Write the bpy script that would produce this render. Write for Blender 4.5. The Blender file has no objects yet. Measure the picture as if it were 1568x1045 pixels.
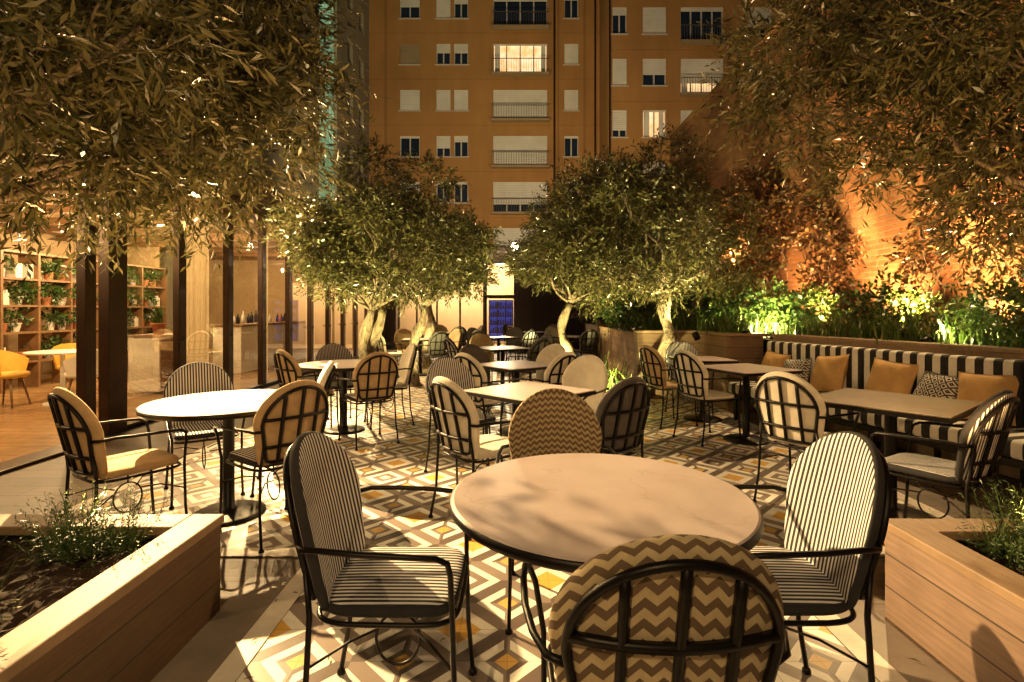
import bpy, math, random
import numpy as np
from mathutils import Vector, Matrix
random.seed(7); rng=np.random.default_rng(7)
scene=bpy.context.scene
COL=scene.collection

# ------------------------------------------------------------ mesh builder
class MB:
    def __init__(s): s.v=[]; s.f=[]; s.m=[]
    def add(s,vs,fs,mi=0):
        o=len(s.v); s.v.extend([tuple(p) for p in vs])
        for f in fs: s.f.append(tuple(o+i for i in f)); s.m.append(mi)
    def box(s,x0,x1,y0,y1,z0,z1,mi=0):
        s.add([(x0,y0,z0),(x1,y0,z0),(x1,y1,z0),(x0,y1,z0),(x0,y0,z1),(x1,y0,z1),(x1,y1,z1),(x0,y1,z1)],
              [(0,3,2,1),(4,5,6,7),(0,1,5,4),(1,2,6,5),(2,3,7,6),(3,0,4,7)],mi)
    def tube(s,pts,r,n=6,closed=False,mi=0):
        P=[Vector(p) for p in pts]; k=len(P)
        R=r if isinstance(r,(list,tuple)) else [r]*k
        T=[]
        for i in range(k):
            a=P[(i-1)%k] if (closed or i>0) else P[i]
            b=P[(i+1)%k] if (closed or i<k-1) else P[i]
            t=(b-a); T.append(t.normalized() if t.length>1e-9 else Vector((0,0,1)))
        ref=Vector((0,0,1)) if abs(T[0].z)<.9 else Vector((1,0,0))
        u=(ref-T[0]*ref.dot(T[0])).normalized(); vs=[]
        for i in range(k):
            u=(u-T[i]*u.dot(T[i]))
            u=u.normalized() if u.length>1e-6 else Vector((1,0,0))
            w=T[i].cross(u)
            for j in range(n):
                a=2*math.pi*(j+.5)/n
                vs.append(P[i]+(u*math.cos(a)+w*math.sin(a))*R[i])
        fs=[]
        for i in range(k if closed else k-1):
            i2=(i+1)%k
            for j in range(n):
                j2=(j+1)%n
                fs.append((i*n+j,i*n+j2,i2*n+j2,i2*n+j))
        if not closed:
            fs.append(tuple(reversed(range(n)))); fs.append(tuple((k-1)*n+j for j in range(n)))
        s.add(vs,fs,mi)
    def lathe(s,prof,c=(0,0,0),n=32,mi=0):
        vs=[];fs=[]
        for r,z in prof:
            for j in range(n):
                a=2*math.pi*j/n
                vs.append((c[0]+r*math.cos(a),c[1]+r*math.sin(a),c[2]+z))
        for i in range(len(prof)-1):
            fs+=[(i*n+j,i*n+(j+1)%n,(i+1)*n+(j+1)%n,(i+1)*n+j) for j in range(n)]
        s.add(vs,fs,mi)
    def mesh(s,name,mats,smooth=False):
        me=bpy.data.meshes.new(name); me.from_pydata(s.v,[],s.f)
        for m in mats: me.materials.append(m)
        me.polygons.foreach_set('material_index',s.m)
        if smooth: me.polygons.foreach_set('use_smooth',[True]*len(me.polygons))
        me.update(); return me
    def obj(s,name,mats,parent=None,smooth=False,bevel=0):
        return put(name,s.mesh(name,mats,smooth),parent,bevel=bevel)
def put(name,data,parent=None,loc=(0,0,0),rz=0,bevel=0):
    o=bpy.data.objects.new(name,data); COL.objects.link(o)
    o.location=loc; o.rotation_euler=(0,0,rz)
    if parent: o.parent=parent
    if bevel:
        b=o.modifiers.new('bev','BEVEL'); b.width=bevel; b.segments=2; b.limit_method='ANGLE'
    return o
def empty(name,loc=(0,0,0),rz=0):
    o=put(name,None,None,loc,rz); o.empty_display_size=.1; return o

# ------------------------------------------------------------ materials
def newmat(name):
    m=bpy.data.materials.new(name); m.use_nodes=True; nt=m.node_tree
    b=nt.nodes['Principled BSDF']; return m,nt,b
class X:
    nt=None
    def __init__(s,k): s.k=k
    def op(s,o,b=None,c=None,rev=False):
        n=X.nt.nodes.new('ShaderNodeMath'); n.operation=o
        a=[s,b] if not rev else [b,s]
        if c is not None: a.append(c)
        for i,q in enumerate(a):
            if q is None: continue
            if isinstance(q,X): X.nt.links.new(q.k,n.inputs[i])
            else: n.inputs[i].default_value=q
        return X(n.outputs[0])
    def __add__(s,b): return s.op('ADD',b)
    def __sub__(s,b): return s.op('SUBTRACT',b)
    def __rsub__(s,b): return s.op('SUBTRACT',b,rev=True)
    def __mul__(s,b): return s.op('MULTIPLY',b)
    def __truediv__(s,b): return s.op('DIVIDE',b)
    def abs(s): return s.op('ABSOLUTE')
    def fr(s): return s.op('FRACT')
    def fl(s): return s.op('FLOOR')
    def gt(s,b): return s.op('GREATER_THAN',b)
    def lt(s,b): return s.op('LESS_THAN',b)
def coords(nt,kind='Object'):
    X.nt=nt
    tc=nt.nodes.new('ShaderNodeTexCoord'); sp=nt.nodes.new('ShaderNodeSeparateXYZ')
    nt.links.new(tc.outputs[kind],sp.inputs[0])
    return X(sp.outputs[0]),X(sp.outputs[1]),X(sp.outputs[2]),tc.outputs[kind]
def comb(nt,x,y,z=0.):
    n=nt.nodes.new('ShaderNodeCombineXYZ')
    for i,q in enumerate((x,y,z)):
        if isinstance(q,X): nt.links.new(q.k,n.inputs[i])
        else: n.inputs[i].default_value=q
    return n.outputs[0]
def mixc(nt,fac,a,b,mode='MIX'):
    n=nt.nodes.new('ShaderNodeMix'); n.data_type='RGBA'; n.blend_type=mode
    for i,q in ((0,fac),(6,a),(7,b)):
        if isinstance(q,X): nt.links.new(q.k,n.inputs[i])
        elif isinstance(q,(tuple,list)): n.inputs[i].default_value=(*q[:3],1)
        elif isinstance(q,(int,float)): n.inputs[i].default_value=q
        else: nt.links.new(q,n.inputs[i])
    return n.outputs[2]
def noise(nt,vec,scale,detail=4,rough=.6):
    n=nt.nodes.new('ShaderNodeTexNoise'); n.inputs['Scale'].default_value=scale
    n.inputs['Detail'].default_value=detail; n.inputs['Roughness'].default_value=rough
    if vec is not None: nt.links.new(vec,n.inputs['Vector'])
    return X(n.outputs['Fac'])
def maprange(nt,x,a,b,c=0.,d=1.):
    n=nt.nodes.new('ShaderNodeMapRange'); nt.links.new(x.k,n.inputs[0])
    for i,q in enumerate((a,b,c,d)): n.inputs[i+1].default_value=q
    return X(n.outputs[0])
def bump(nt,b,h,strength=.3,dist=.01):
    n=nt.nodes.new('ShaderNodeBump'); n.inputs['Strength'].default_value=strength; n.inputs['Distance'].default_value=dist
    nt.links.new(h.k,n.inputs['Height']); nt.links.new(n.outputs[0],b.inputs['Normal'])
def setc(nt,b,c):
    if isinstance(c,(tuple,list)): b.inputs['Base Color'].default_value=(*c[:3],1)
    else: nt.links.new(c,b.inputs['Base Color'])
def simple(name,col,rough=.6,metal=0,var=.25,scale=6,bmp=0,bscale=80):
    m,nt,b=newmat(name); x,y,z,v=coords(nt)
    n=noise(nt,v,scale)
    c2=tuple(c*(1-var) for c in col); c1=tuple(min(1,c*(1+var*.6)) for c in col)
    setc(nt,b,mixc(nt,maprange(nt,n,.3,.7),c2,c1))
    b.inputs['Roughness'].default_value=rough; b.inputs['Metallic'].default_value=metal
    if bmp: bump(nt,b,noise(nt,v,bscale),bmp,.005)
    return m
def emis(name,col,s):
    m,nt,b=newmat(name); b.inputs['Base Color'].default_value=(*col,1)
    b.inputs['Emission Color'].default_value=(*col,1); b.inputs['Emission Strength'].default_value=s; return m

M_black=simple('black_metal',(.010,.008,.007),.42,.6,.2)
M_bronze=simple('bronze_steel',(.045,.021,.011),.34,.5,.3)
M_piping=simple('dark_piping',(.02,.019,.022),.9,0,.2)
def stripe_mat(name,ca,cb,per,duty=.5):
    m,nt,b=newmat(name); x,y,z,v=coords(nt)
    f=((y/per)+100.25).fr().lt(duty)
    n=noise(nt,v,25)
    c=mixc(nt,f,ca,cb); c=mixc(nt,maprange(nt,n,.3,.7,0,.15),c,(.12,.10,.08),'MIX')
    setc(nt,b,c); b.inputs['Roughness'].default_value=.85
    bump(nt,b,noise(nt,v,350,2),.25,.002); return m
F_stripe=stripe_mat('striped_fabric',(.74,.72,.72),(.014,.014,.022),.019,.54)
def chevron(name,ca,cb,w,per):
    m,nt,b=newmat(name); x,y,z,v=coords(nt)
    tri=(((y/w)+100.).fr()-.5).abs()*(w*.75)
    f=(((z+x*.97+tri)/per)+50.).fr().lt(.5)
    c=mixc(nt,f,ca,cb); n=noise(nt,v,30)
    c=mixc(nt,maprange(nt,n,.3,.7,0,.3),c,(.2,.13,.07))
    setc(nt,b,c); b.inputs['Roughness'].default_value=.9
    bump(nt,b,noise(nt,v,400,2),.3,.002); return m
F_chev=chevron('chevron_fabric',(.56,.46,.28),(.13,.088,.055),.044,.034)
F_chev2=chevron('fine_chevron_fabric',(.48,.38,.22),(.14,.09,.05),.030,.022)
F_cream=simple('cream_fabric',(.72,.66,.55),.9,0,.12,12,.25,300)
F_tan=simple('tan_fabric',(.48,.34,.19),.9,0,.2,12,.25,300)
F_grey=simple('grey_fabric',(.10,.09,.085),.9,0,.2,12,.25,300)
F_orange=simple('ochre_pillow_fabric',(.58,.35,.14),.9,0,.18,9,.3,250)
F_bench=stripe_mat('awning_stripe_fabric',(.78,.74,.67),(.010,.010,.013),.135,.5)
def ikat():
    m,nt,b=newmat('ikat_fabric'); x,y,z,v=coords(nt)
    a=((y/.07+50.).fr()-.5).abs()+((z/.07+50.).fr()-.5).abs()
    f=((a*2.6).fr()).lt(.5)
    setc(nt,b,mixc(nt,f,(.65,.6,.53),(.03,.03,.035))); b.inputs['Roughness'].default_value=.9; return m
F_ikat=ikat()
def marble():
    m,nt,b=newmat('marble_top'); x,y,z,v=coords(nt)
    n1=noise(nt,v,1.6,8,.5); vein=(n1-.5).abs(); k=maprange(nt,vein,0,.006,1,0)
    n2=noise(nt,v,5,5)
    c=mixc(nt,maprange(nt,n2,.3,.7),(.45,.37,.36),(.53,.45,.44)); c=mixc(nt,k*.3,c,(.24,.18,.17))
    setc(nt,b,c); b.inputs['Roughness'].default_value=.36; return m
M_marble=marble()
M_woodtop=simple('oak_table_top',(.13,.085,.042),.4,0,.4,4)
def planks(name,ca,cb,lx,ly,rough=.5,axis=0,mort=.004):
    m,nt,b=newmat(name); x,y,z,v=coords(nt)
    if axis==0: vec=comb(nt,x,y)
    elif axis==1: vec=comb(nt,y,x)
    elif axis==2: vec=comb(nt,y,z)
    else: vec=comb(nt,x,z)
    br=nt.nodes.new('ShaderNodeTexBrick'); nt.links.new(vec,br.inputs['Vector'])
    br.inputs['Scale'].default_value=1; br.inputs['Brick Width'].default_value=lx; br.inputs['Row Height'].default_value=ly
    br.inputs['Mortar Size'].default_value=mort; br.inputs['Color1'].default_value=(*ca,1); br.inputs['Color2'].default_value=(*cb,1)
    br.inputs['Mortar'].default_value=(ca[0]*.15,ca[1]*.15,ca[2]*.15,1)
    mp=nt.nodes.new('ShaderNodeMapping'); nt.links.new(vec,mp.inputs[0]); mp.inputs['Scale'].default_value=(1.5,22,1)
    g=noise(nt,mp.outputs[0],3,6); n3=noise(nt,v,2.2,5)
    c=mixc(nt,maprange(nt,g,.35,.7,0,.55),br.outputs['Color'],tuple(q*.35 for q in ca))
    c=mixc(nt,maprange(nt,n3,.45,.75,0,.5),c,tuple(q*.4 for q in ca))
    setc(nt,b,c); b.inputs['Roughness'].default_value=rough
    bump(nt,b,g,.25,.004); return m
M_plankfloor=planks('plank_paving',(.12,.075,.045),(.18,.12,.075),1.2,.2,.5,0)
M_intfloor=planks('oak_floor',(.36,.20,.09),(.44,.27,.12),1.4,.16,.25,0)
M_planter_shade=planks('shaded_planter_boards',(.105,.055,.027),(.14,.078,.042),9,.142,.6,2,.004)  # left planter: shade on its side darkened into the board colour
M_planter_lit=planks('lit_planter_boards',(.25,.165,.12),(.31,.21,.155),9,.142,.6,2,.004)  # right planter: same boards, light on the face put into the colour
M_planterx=planks('planter_boards_x',(.22,.135,.08),(.28,.18,.11),9,.142,.6,3,.004)
M_plantertop=planks('planter_cap',(.32,.21,.125),(.35,.24,.15),9,7,.6,1,.001)
M_soil=simple('soil',(.035,.018,.009),.95,0,.5,14,.9,40)
def tiles():
    m,nt,b=newmat('patterned_cement_tile'); x,y,z,v=coords(nt)
    S=.40
    fx=((x/S+100.05)).fr()-.5; fy=((y/S+100.)).fr()-.5
    a=fx.abs()+fy.abs()
    sg=(fx*fy).gt(0)
    c=mixc(nt,sg,(.125,.095,.085),(.26,.21,.185))
    bb=1.-a
    ring2=bb.lt(.36)*bb.gt(.21)
    c=mixc(nt,ring2*((fx.abs()-.5).abs().gt(.03)),c,(.90,.87,.80))
    c=mixc(nt,bb.lt(.12),c,(.68,.42,.11))
    c=mixc(nt,a.lt(.41),c,(.90,.87,.80))
    ck=(((x/S+100.05).fl()+(y/S+100.).fl())/2.).fr().gt(.25)
    c=mixc(nt,a.lt(.23),c,(.74,.43,.09))
    c=mixc(nt,(a.lt(.27)*ck),c,(.21,.165,.145))
    c=mixc(nt,(a.lt(.12)*ck),c,(.90,.87,.80))
    T=.20
    gx=((x/T+200.1)).fr(); gy=((y/T+200.)).fr()
    g=(gx.lt(.014)).op('MAXIMUM',gy.lt(.014))
    c=mixc(nt,g*.55,c,(.10,.08,.07))
    n=noise(nt,v,2.5,6); n2=noise(nt,v,40,3)
    c=mixc(nt,maprange(nt,n,.48,.8,0,.25),c,(.17,.13,.10))
    c=mixc(nt,maprange(nt,n2,.5,.8,0,.12),c,(.25,.2,.16))
    setc(nt,b,c); nt.links.new(maprange(nt,n,.3,.7,.30,.5).k,b.inputs['Roughness'])
    return m
M_tile=tiles()
M_border=simple('pale_border_tile',(.70,.64,.56),.45,0,.25,5)
M_border2=simple('grey_border_tile',(.20,.165,.14),.45,0,.25,5)
M_ground=simple('ground_paving',(.07,.055,.045),.8,0,.3,2)
def brickm():
    m,nt,b=newmat('brick'); x,y,z,v=coords(nt)
    vec=comb(nt,y,z)
    br=nt.nodes.new('ShaderNodeTexBrick'); nt.links.new(vec,br.inputs['Vector'])
    br.inputs['Scale'].default_value=1; br.inputs['Brick Width'].default_value=.26; br.inputs['Row Height'].default_value=.075
    br.inputs['Mortar Size'].default_value=.009; br.inputs['Color1'].default_value=(.44,.18,.075,1); br.inputs['Color2'].default_value=(.28,.105,.042,1)
    br.inputs['Mortar'].default_value=(.30,.20,.12,1)
    n=noise(nt,v,1.2,6); c=mixc(nt,maprange(nt,n,.35,.7,0,.6),br.outputs['Color'],(.15,.065,.03))
    setc(nt,b,c); b.inputs['Roughness'].default_value=.9
    bump(nt,b,X(br.outputs['Fac'])*-1.+noise(nt,v,30)*.4,.9,.015); return m
M_brick=brickm()
def render_wall(name,ca,cb):
    m,nt,b=newmat(name); x,y,z,v=coords(nt)
    mp=nt.nodes.new('ShaderNodeMapping'); nt.links.new(v,mp.inputs[0]); mp.inputs['Scale'].default_value=(1,1,.15)
    n=noise(nt,mp.outputs[0],1.3,7,.65); n2=noise(nt,v,.25,3)
    c=mixc(nt,maprange(nt,n,.3,.7),ca,cb); c=mixc(nt,maprange(nt,n2,.4,.7,0,.35),c,tuple(q*.5 for q in ca))
    setc(nt,b,c); b.inputs['Roughness'].default_value=.9; return m
M_facade=render_wall('ochre_render',(.33,.18,.06),(.39,.22,.08))
M_facade2=render_wall('grey_render',(.25,.24,.18),(.32,.30,.23))
M_band=render_wall('facade_band',(.26,.14,.05),(.31,.17,.065))
M_shutter=simple('roller_shutter',(.64,.66,.64),.6,0,.12,1)
M_shutterb=simple('brown_shutter',(.30,.24,.15),.6,0,.12,1)
M_wframe=simple('window_frame_white',(.50,.50,.48),.5,0,.1)
M_dglass=simple('dark_window_glass',(.012,.022,.045),.08,0,.2)
def litroom():
    m,nt,b=newmat('lit_room_window'); x,y,z,v=coords(nt)
    n=noise(nt,v,1.4,3); c=mixc(nt,maprange(nt,n,.35,.65),(.9,.42,.14),(1,.72,.42))
    nt.links.new(c,b.inputs['Emission Color']); b.inputs['Emission Strength'].default_value=1.4; setc(nt,b,(.2,.15,.1)); return m
M_lit=litroom()
M_lit2=emis('dim_lit_window',(1,.66,.34),.9)
M_rail=simple('balcony_rail',(.10,.085,.07),.5,.3,.1)
def teal():
    m,nt,b=newmat('stairwell_glass_block'); x,y,z,v=coords(nt)
    g=((y/.5).fr().lt(.12)).op('MAXIMUM',(z/.5).fr().lt(.12)); n=noise(nt,v,.8)
    c=mixc(nt,g,(.38,.62,.32),(.02,.04,.03)); c=mixc(nt,maprange(nt,n,.35,.65),c,(.12,.26,.14))
    nt.links.new(c,b.inputs['Emission Color']); b.inputs['Emission Strength'].default_value=.65
    setc(nt,b,(.1,.2,.15)); return m
M_teal=teal()
def glassm():
    m,nt,b=newmat('pane_glass'); out=nt.nodes['Material Output']; nt.nodes.remove(b)
    t=nt.nodes.new('ShaderNodeBsdfTransparent'); t.inputs[0].default_value=(.86,.85,.80,1)
    g=nt.nodes.new('ShaderNodeBsdfGlossy'); g.inputs['Roughness'].default_value=.006
    f=nt.nodes.new('ShaderNodeFresnel'); f.inputs[0].default_value=1.5
    mx=nt.nodes.new('ShaderNodeMixShader'); X.nt=nt
    k=X(f.outputs[0])*2.0+.12
    nt.links.new(k.k,mx.inputs[0]); nt.links.new(t.outputs[0],mx.inputs[1]); nt.links.new(g.outputs[0],mx.inputs[2])
    nt.links.new(mx.outputs[0],out.inputs[0]); return m
M_glass=glassm()
M_cream=simple('cream_plaster',(.48,.34,.19),.85,0,.1,2)
def addtrans(m,k,col):
    nt=m.node_tree; b=nt.nodes['Principled BSDF']; out=nt.nodes['Material Output']
    t=nt.nodes.new('ShaderNodeBsdfTranslucent'); t.inputs[0].default_value=(*col,1)
    mx=nt.nodes.new('ShaderNodeMixShader'); mx.inputs[0].default_value=k
    nt.links.new(b.outputs[0],mx.inputs[1]); nt.links.new(t.outputs[0],mx.inputs[2]); nt.links.new(mx.outputs[0],out.inputs[0])
M_curtain=simple('linen_curtain',(.62,.52,.36),.9,0,.1,3); addtrans(M_curtain,.55,(.8,.68,.48))
M_white=simple('white_lacquer',(.7,.66,.58),.4,0,.08)
M_yellow=simple('mustard_upholstery',(.66,.38,.06),.7,0,.1)
M_oak=simple('oak',(.20,.105,.045),.5,0,.3,5)
M_terra=simple('terracotta',(.42,.16,.07),.8,0,.2,5)
M_slat=simple('dark_slats',(.05,.028,.018),.6,0,.3,3)
M_blue=emis('blue_screen_light',(.08,.10,.55),.35)
M_bulb=emis('lamp_bulb',(1,.78,.48),80)
M_bulb2=emis('small_bulb',(1,.72,.38),18)
M_ceil=simple('ceiling_plaster',(.34,.23,.12),.8,0,.1,2)
def leafm(name,dark,mid,light,trans=.25,rough=.42,under=None):
    m,nt,b=newmat(name); out=nt.nodes['Material Output']
    ge=nt.nodes.new('ShaderNodeNewGeometry'); r=nt.nodes.new('ShaderNodeValToRGB')
    nt.links.new(ge.outputs['Random Per Island'],r.inputs[0]); e=r.color_ramp.elements
    e[0].color=(*dark,1); e[1].color=(*light,1); q=e.new(.6); q.color=(*mid,1)
    c=r.outputs[0]
    X.nt=nt
    if under: c=mixc(nt,X(ge.outputs['Backfacing']),c,under)
    setc(nt,b,c); b.inputs['Roughness'].default_value=rough
    if trans:
        t=nt.nodes.new('ShaderNodeBsdfTranslucent'); nt.links.new(c,t.inputs[0])
        mx=nt.nodes.new('ShaderNodeMixShader'); mx.inputs[0].default_value=trans
        nt.links.new(b.outputs[0],mx.inputs[1]); nt.links.new(t.outputs[0],mx.inputs[2]); nt.links.new(mx.outputs[0],out.inputs[0])
    return m
L_olive=leafm('olive_leaf',(.014,.018,.006),(.045,.050,.014),(.135,.125,.04),.15,.28,(.14,.125,.05))
L_green=leafm('green_leaf',(.02,.045,.010),(.045,.09,.018),(.10,.14,.025),.2,.4)
L_red=leafm('creeper_leaf',(.04,.022,.009),(.09,.045,.015),(.20,.09,.025),.2,.5)
L_blade=leafm('strap_leaf',(.02,.05,.010),(.05,.09,.018),(.11,.15,.035),.2,.35)
L_herb=leafm('rosemary_leaf',(.02,.045,.010),(.05,.09,.02),(.10,.15,.035),0,.5)
L_dry=leafm('fallen_leaf',(.06,.035,.015),(.12,.08,.03),(.2,.14,.06),0,.7)
def bark():
    m,nt,b=newmat('olive_bark'); x,y,z,v=coords(nt)
    mp=nt.nodes.new('ShaderNodeMapping'); nt.links.new(v,mp.inputs[0]); mp.inputs['Scale'].default_value=(1,1,.3)
    n=noise(nt,mp.outputs[0],22,6,.7)
    setc(nt,b,mixc(nt,maprange(nt,n,.35,.65),(.07,.048,.03),(.34,.26,.18))); b.inputs['Roughness'].default_value=.9
    bump(nt,b,n,1,.06); return m
M_bark=bark()

# ------------------------------------------------------------ ground
def sheet(name,rects,z,mat):
    mb=MB()
    for (a,b,c,d) in rects: mb.add([(a,c,z),(b,c,z),(b,d,z),(a,d,z)],[(0,1,2,3)])
    return mb.obj(name,[mat])
sheet('ground',[(-300,300,-300,300)],-.008,M_ground)
sheet('plank_paving',[(-4.25,6,-3,17.5)],0,M_plankfloor)
sheet('tile_paving',[(-1.0,1.33,-2,2.85),(-2.9,2.75,2.85,16.5)],.004,M_tile)
sheet('tile_border',[(-1.10,-1.0,-2,2.95),(1.33,1.43,-2,2.95),(-3.0,-1.1,2.85,2.95),(1.43,2.85,2.85,2.95),(-3.0,-2.9,2.95,16.5),(2.75,2.85,2.95,16.5)],.0082,M_border)
sheet('tile_border',[(-1.32,-1.10,-2,2.63),(1.43,1.62,-2,2.63)],.0041,M_border2)

# ------------------------------------------------------------ chair meshes
def outline():
    pts=[]
    pts+=[(-.165+.33*i/6,0) for i in range(7)]
    pts+=[(.186,.012),(.198,.04)]
    pts+=[(.198+.037*i/5,.04+.21*i/5) for i in range(1,6)]
    for i in range(1,20):
        a=math.pi*i/20; pts.append((.235*math.cos(a),.25+.235*math.sin(a)))
    pts+=[(-.235+.037*i/5,.25-.21*i/5) for i in range(0,6)]
    pts+=[(-.186,.012)]
    return pts
OUT=outline(); C0=(0,.23)
def bp(y,h,off=0):
    x=-.205-.23*h+ y*y*1.0+off
    return (x,y,.455+h+off*.23)
def ring_pad(mb,out,c,fmap,t):
    n=len(out)
    seq=[(0,-1.22),(.4,-1.18),(.72,-1.1),(.88,-1.0),(.955,-.82),(.99,-.45),(1,0),(.99,.45),(.965,.82),(.88,1.0),(.72,1.1),(.4,1.18),(0,1.22)]
    vs=[]
    for s,o in seq:
        for (a,b) in out: vs.append(fmap(c[0]+(a-c[0])*s,c[1]+(b-c[1])*s,o*t))
    o0=len(mb.v); mb.v.extend([tuple(p) for p in vs])
    for i in range(len(seq)-1):
        for j in range(n):
            mb.f.append((o0+i*n+j,o0+i*n+(j+1)%n,o0+(i+1)*n+(j+1)%n,o0+(i+1)*n+j)); mb.m.append(1 if 4<=i<=7 else 0)
mb=MB(); ring_pad(mb,OUT,C0,bp,.019); ME_back=mb.mesh('chair_back_pad',[F_cream,F_cream],True)
so=[]
for i in range(44):
    a=2*math.pi*i/44; ca,sa=math.cos(a),math.sin(a); e=.42
    so.append((.215*math.copysign(abs(ca)**e,ca),(.20+.012*ca)*math.copysign(abs(sa)**e,sa)))
mb=MB(); ring_pad(mb,so,(0,0),lambda a,b,o:(a,b,.462+o),.021); ME_seat=mb.mesh('chair_seat_pad',[F_cream,F_cream],True)
mb=MB()
of=-.031
arch=[(a*.87,C0[1]+(b-C0[1])*.87) for a,b in OUT]
mb.tube([bp(a,b,of) for a,b in arch],.0105,6,True)
def archh(y):
    y=abs(y)/.87
    return C0[1]+((.25+math.sqrt(max(0,.235**2-y*y)))-C0[1])*.87
for yy in (-.105,0,.105):
    top=archh(yy)
    mb.tube([bp(yy,.03+(top-.03)*i/8,of) for i in range(9)],.0115,4)
for hh,w in ((.12,.185),(.28,.202),):
    mb.tube([bp(-w+2*w*i/10,hh,of-.001) for i in range(11)],.0115,4)
mb.tube([(a*1.01,b*1.03,.432) for a,b in so],.008,6,True)
for yy in (-.12,0,.12): mb.tube([(-.21,yy,.430),(.21,yy,.430)],.006,4)
for sg in (-1,1):
    p=[bp(sg*.205,.215,-.030),bp(sg*.238,.213,-.022)]
    p+=[(-.16,sg*.262,.672),(-.05,sg*.275,.668),(.08,sg*.275,.662),(.165,sg*.268,.655),(.196,sg*.255,.635),(.203,sg*.238,.59),(.205,sg*.215,.45),(.212,sg*.213,.2),(.228,sg*.218,.012)]
    mb.tube(p,.0088,6)
    mb.tube([bp(sg*.185,.13,-.030),(-.215,sg*.195,.45),(-.225,sg*.205,.2),(-.26,sg*.215,.012)],.0088,6)
    for xx,yy in ((.228,sg*.218),(-.26,sg*.215)):
        mb.lathe([(0,0),(.016,0),(.016,.010),(.009,.022),(0,.022)],(xx,yy,0),8)
    mb.tube([(.21,sg*.213,.30),(.12,sg*.12,.33),(.055,sg*.03,.315)],.0045,5)
    mb.tube([(-.222,sg*.203,.30),(-.12,sg*.12,.33),(-.055,sg*.03,.315)],.0045,5)
mb.tube([(.072*math.cos(2*math.pi*i/24),0,.265+.085*math.sin(2*math.pi*i/24)) for i in range(24)],.005,5,True)
mb.tube([(0,0,.35),(0,0,.43)],.005,5)
ME_frame=mb.mesh('chair_frame',[M_black],True)
def chair(x,y,deg,back,seat=None):
    e=empty('garden_armchair',(x,y,.004),math.radians(deg+random.uniform(-1.5,1.5)))
    put('frame',ME_frame,e)
    for nm,me,mt in (('back_cushion',ME_back,back),('seat_cushion',ME_seat,seat or back)):
        o=put(nm,me,e)
        for k,mm in enumerate((mt,M_piping if mt is F_stripe else mt)):
            o.material_slots[k].link='OBJECT'; o.material_slots[k].material=mm
def chairb(bx,by,deg,back,seat=None):
    a=math.radians(deg); chair(bx+.30*math.cos(a),by+.30*math.sin(a),deg,back,seat)

chair(-.375,1.72,0,F_stripe)
chair(.83,1.73,180,F_stripe)
chair(.305,1.255,90,F_chev)
chair(.21,2.40,-90,F_chev2)
chair(-2.22,3.02,57,F_tan)
chair(-2.27,3.85,-52,F_stripe)
chair(-1.47,3.22,145,F_tan,F_stripe)
chairb(-.42,3.2,40,F_cream)
chairb(.74,3.2,128,F_grey)
chairb(.70,4.73,-130,F_cream)
chairb(-.58,4.5,-50,F_stripe)
chairb(-.46,5.0,45,F_cream)
chairb(.54,5.1,135,F_cream)
chairb(.53,6.3,-135,F_cream)
chairb(-.5,6.2,-45,F_grey)
chairb(-2.38,5.4,50,F_tan)
chairb(-2.2,6.4,-50,F_stripe)
chairb(-1.30,5.1,125,F_tan,F_stripe)
chairb(-1.45,4.15,-160,F_cream)
chairb(-1.20,6.3,205,F_cream)
chairb(1.76,5.35,20,F_cream)
chairb(1.58,6.1,20,F_tan)
chairb(2.25,6.95,-90,F_stripe)
chairb(1.79,3.46,35,F_cream)
chair(2.36,2.93,122,F_stripe)

# ------------------------------------------------------------ tables
def round_table(x,y,R=.5):
    e=empty('round_cafe_table',(x,y,.004),0)
    mb=MB(); mb.lathe([(0,.748),(R-.012,.748),(R-.006,.745)],n=64); mb.obj('marble_top',[M_marble],e)
    mb=MB(); mb.lathe([(R-.006,.745),(R,.742),(R+.001,.722),(R-.01,.713),(0,.713)],n=64)
    mb.lathe([(0,.712),(.11,.712),(.11,.70),(.035,.69),(.035,.05),(.06,.035),(.2,.022),(.225,.012),(.225,0),(0,0)],n=28)
    mb.obj('rim_and_pedestal',[M_black],e,True)
def square_table(x,y,sx,sy,deg,mat=None):
    e=empty('square_cafe_table',(x,y,.004),math.radians(deg))
    mb=MB(); mb.box(-sx/2,sx/2,-sy/2,sy/2,.728,.75); mb.obj('top',[mat or M_marble],e,False,.004)
    mb=MB(); mb.box(-sx/2-.004,sx/2+.004,-sy/2-.004,sy/2+.004,.715,.743); mb.obj('rim',[M_black],e,False,.003)
    mb=MB(); mb.lathe([(0,.713),(.11,.713),(.11,.70),(.035,.69),(.035,.05),(.06,.035),(.2,.022),(.225,.012),(.225,0),(0,0)],n=24)
    mb.obj('pedestal',[M_black],e,True)
round_table(.285,1.71,.485)
round_table(-1.87,3.45,.5)
square_table(.13,3.9,.7,.7,45)
square_table(.05,5.75,.7,.7,38)
round_table(-1.88,5.85,.5)
square_table(2.42,5.4,.72,.72,20)
square_table(2.35,6.45,.6,.6,5)
square_table(2.5,3.45,.8,.8,38,M_woodtop)
for (x,y) in ((-1.9,10.8),(-.15,8.3),(1.35,12.),(-.3,11.6),(-1.7,13.8),(.6,14.3)):
    square_table(x,y,.7,.7,random.uniform(0,60))
    k=random.uniform(20,60)
    for i in range(4):
        a=math.radians(k+90*i+random.uniform(-12,12)); d=.62
        chair(x+d*math.cos(a),y+d*math.sin(a),math.degrees(a)+180,random.choice([F_cream,F_tan,F_stripe,F_grey]))

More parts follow.
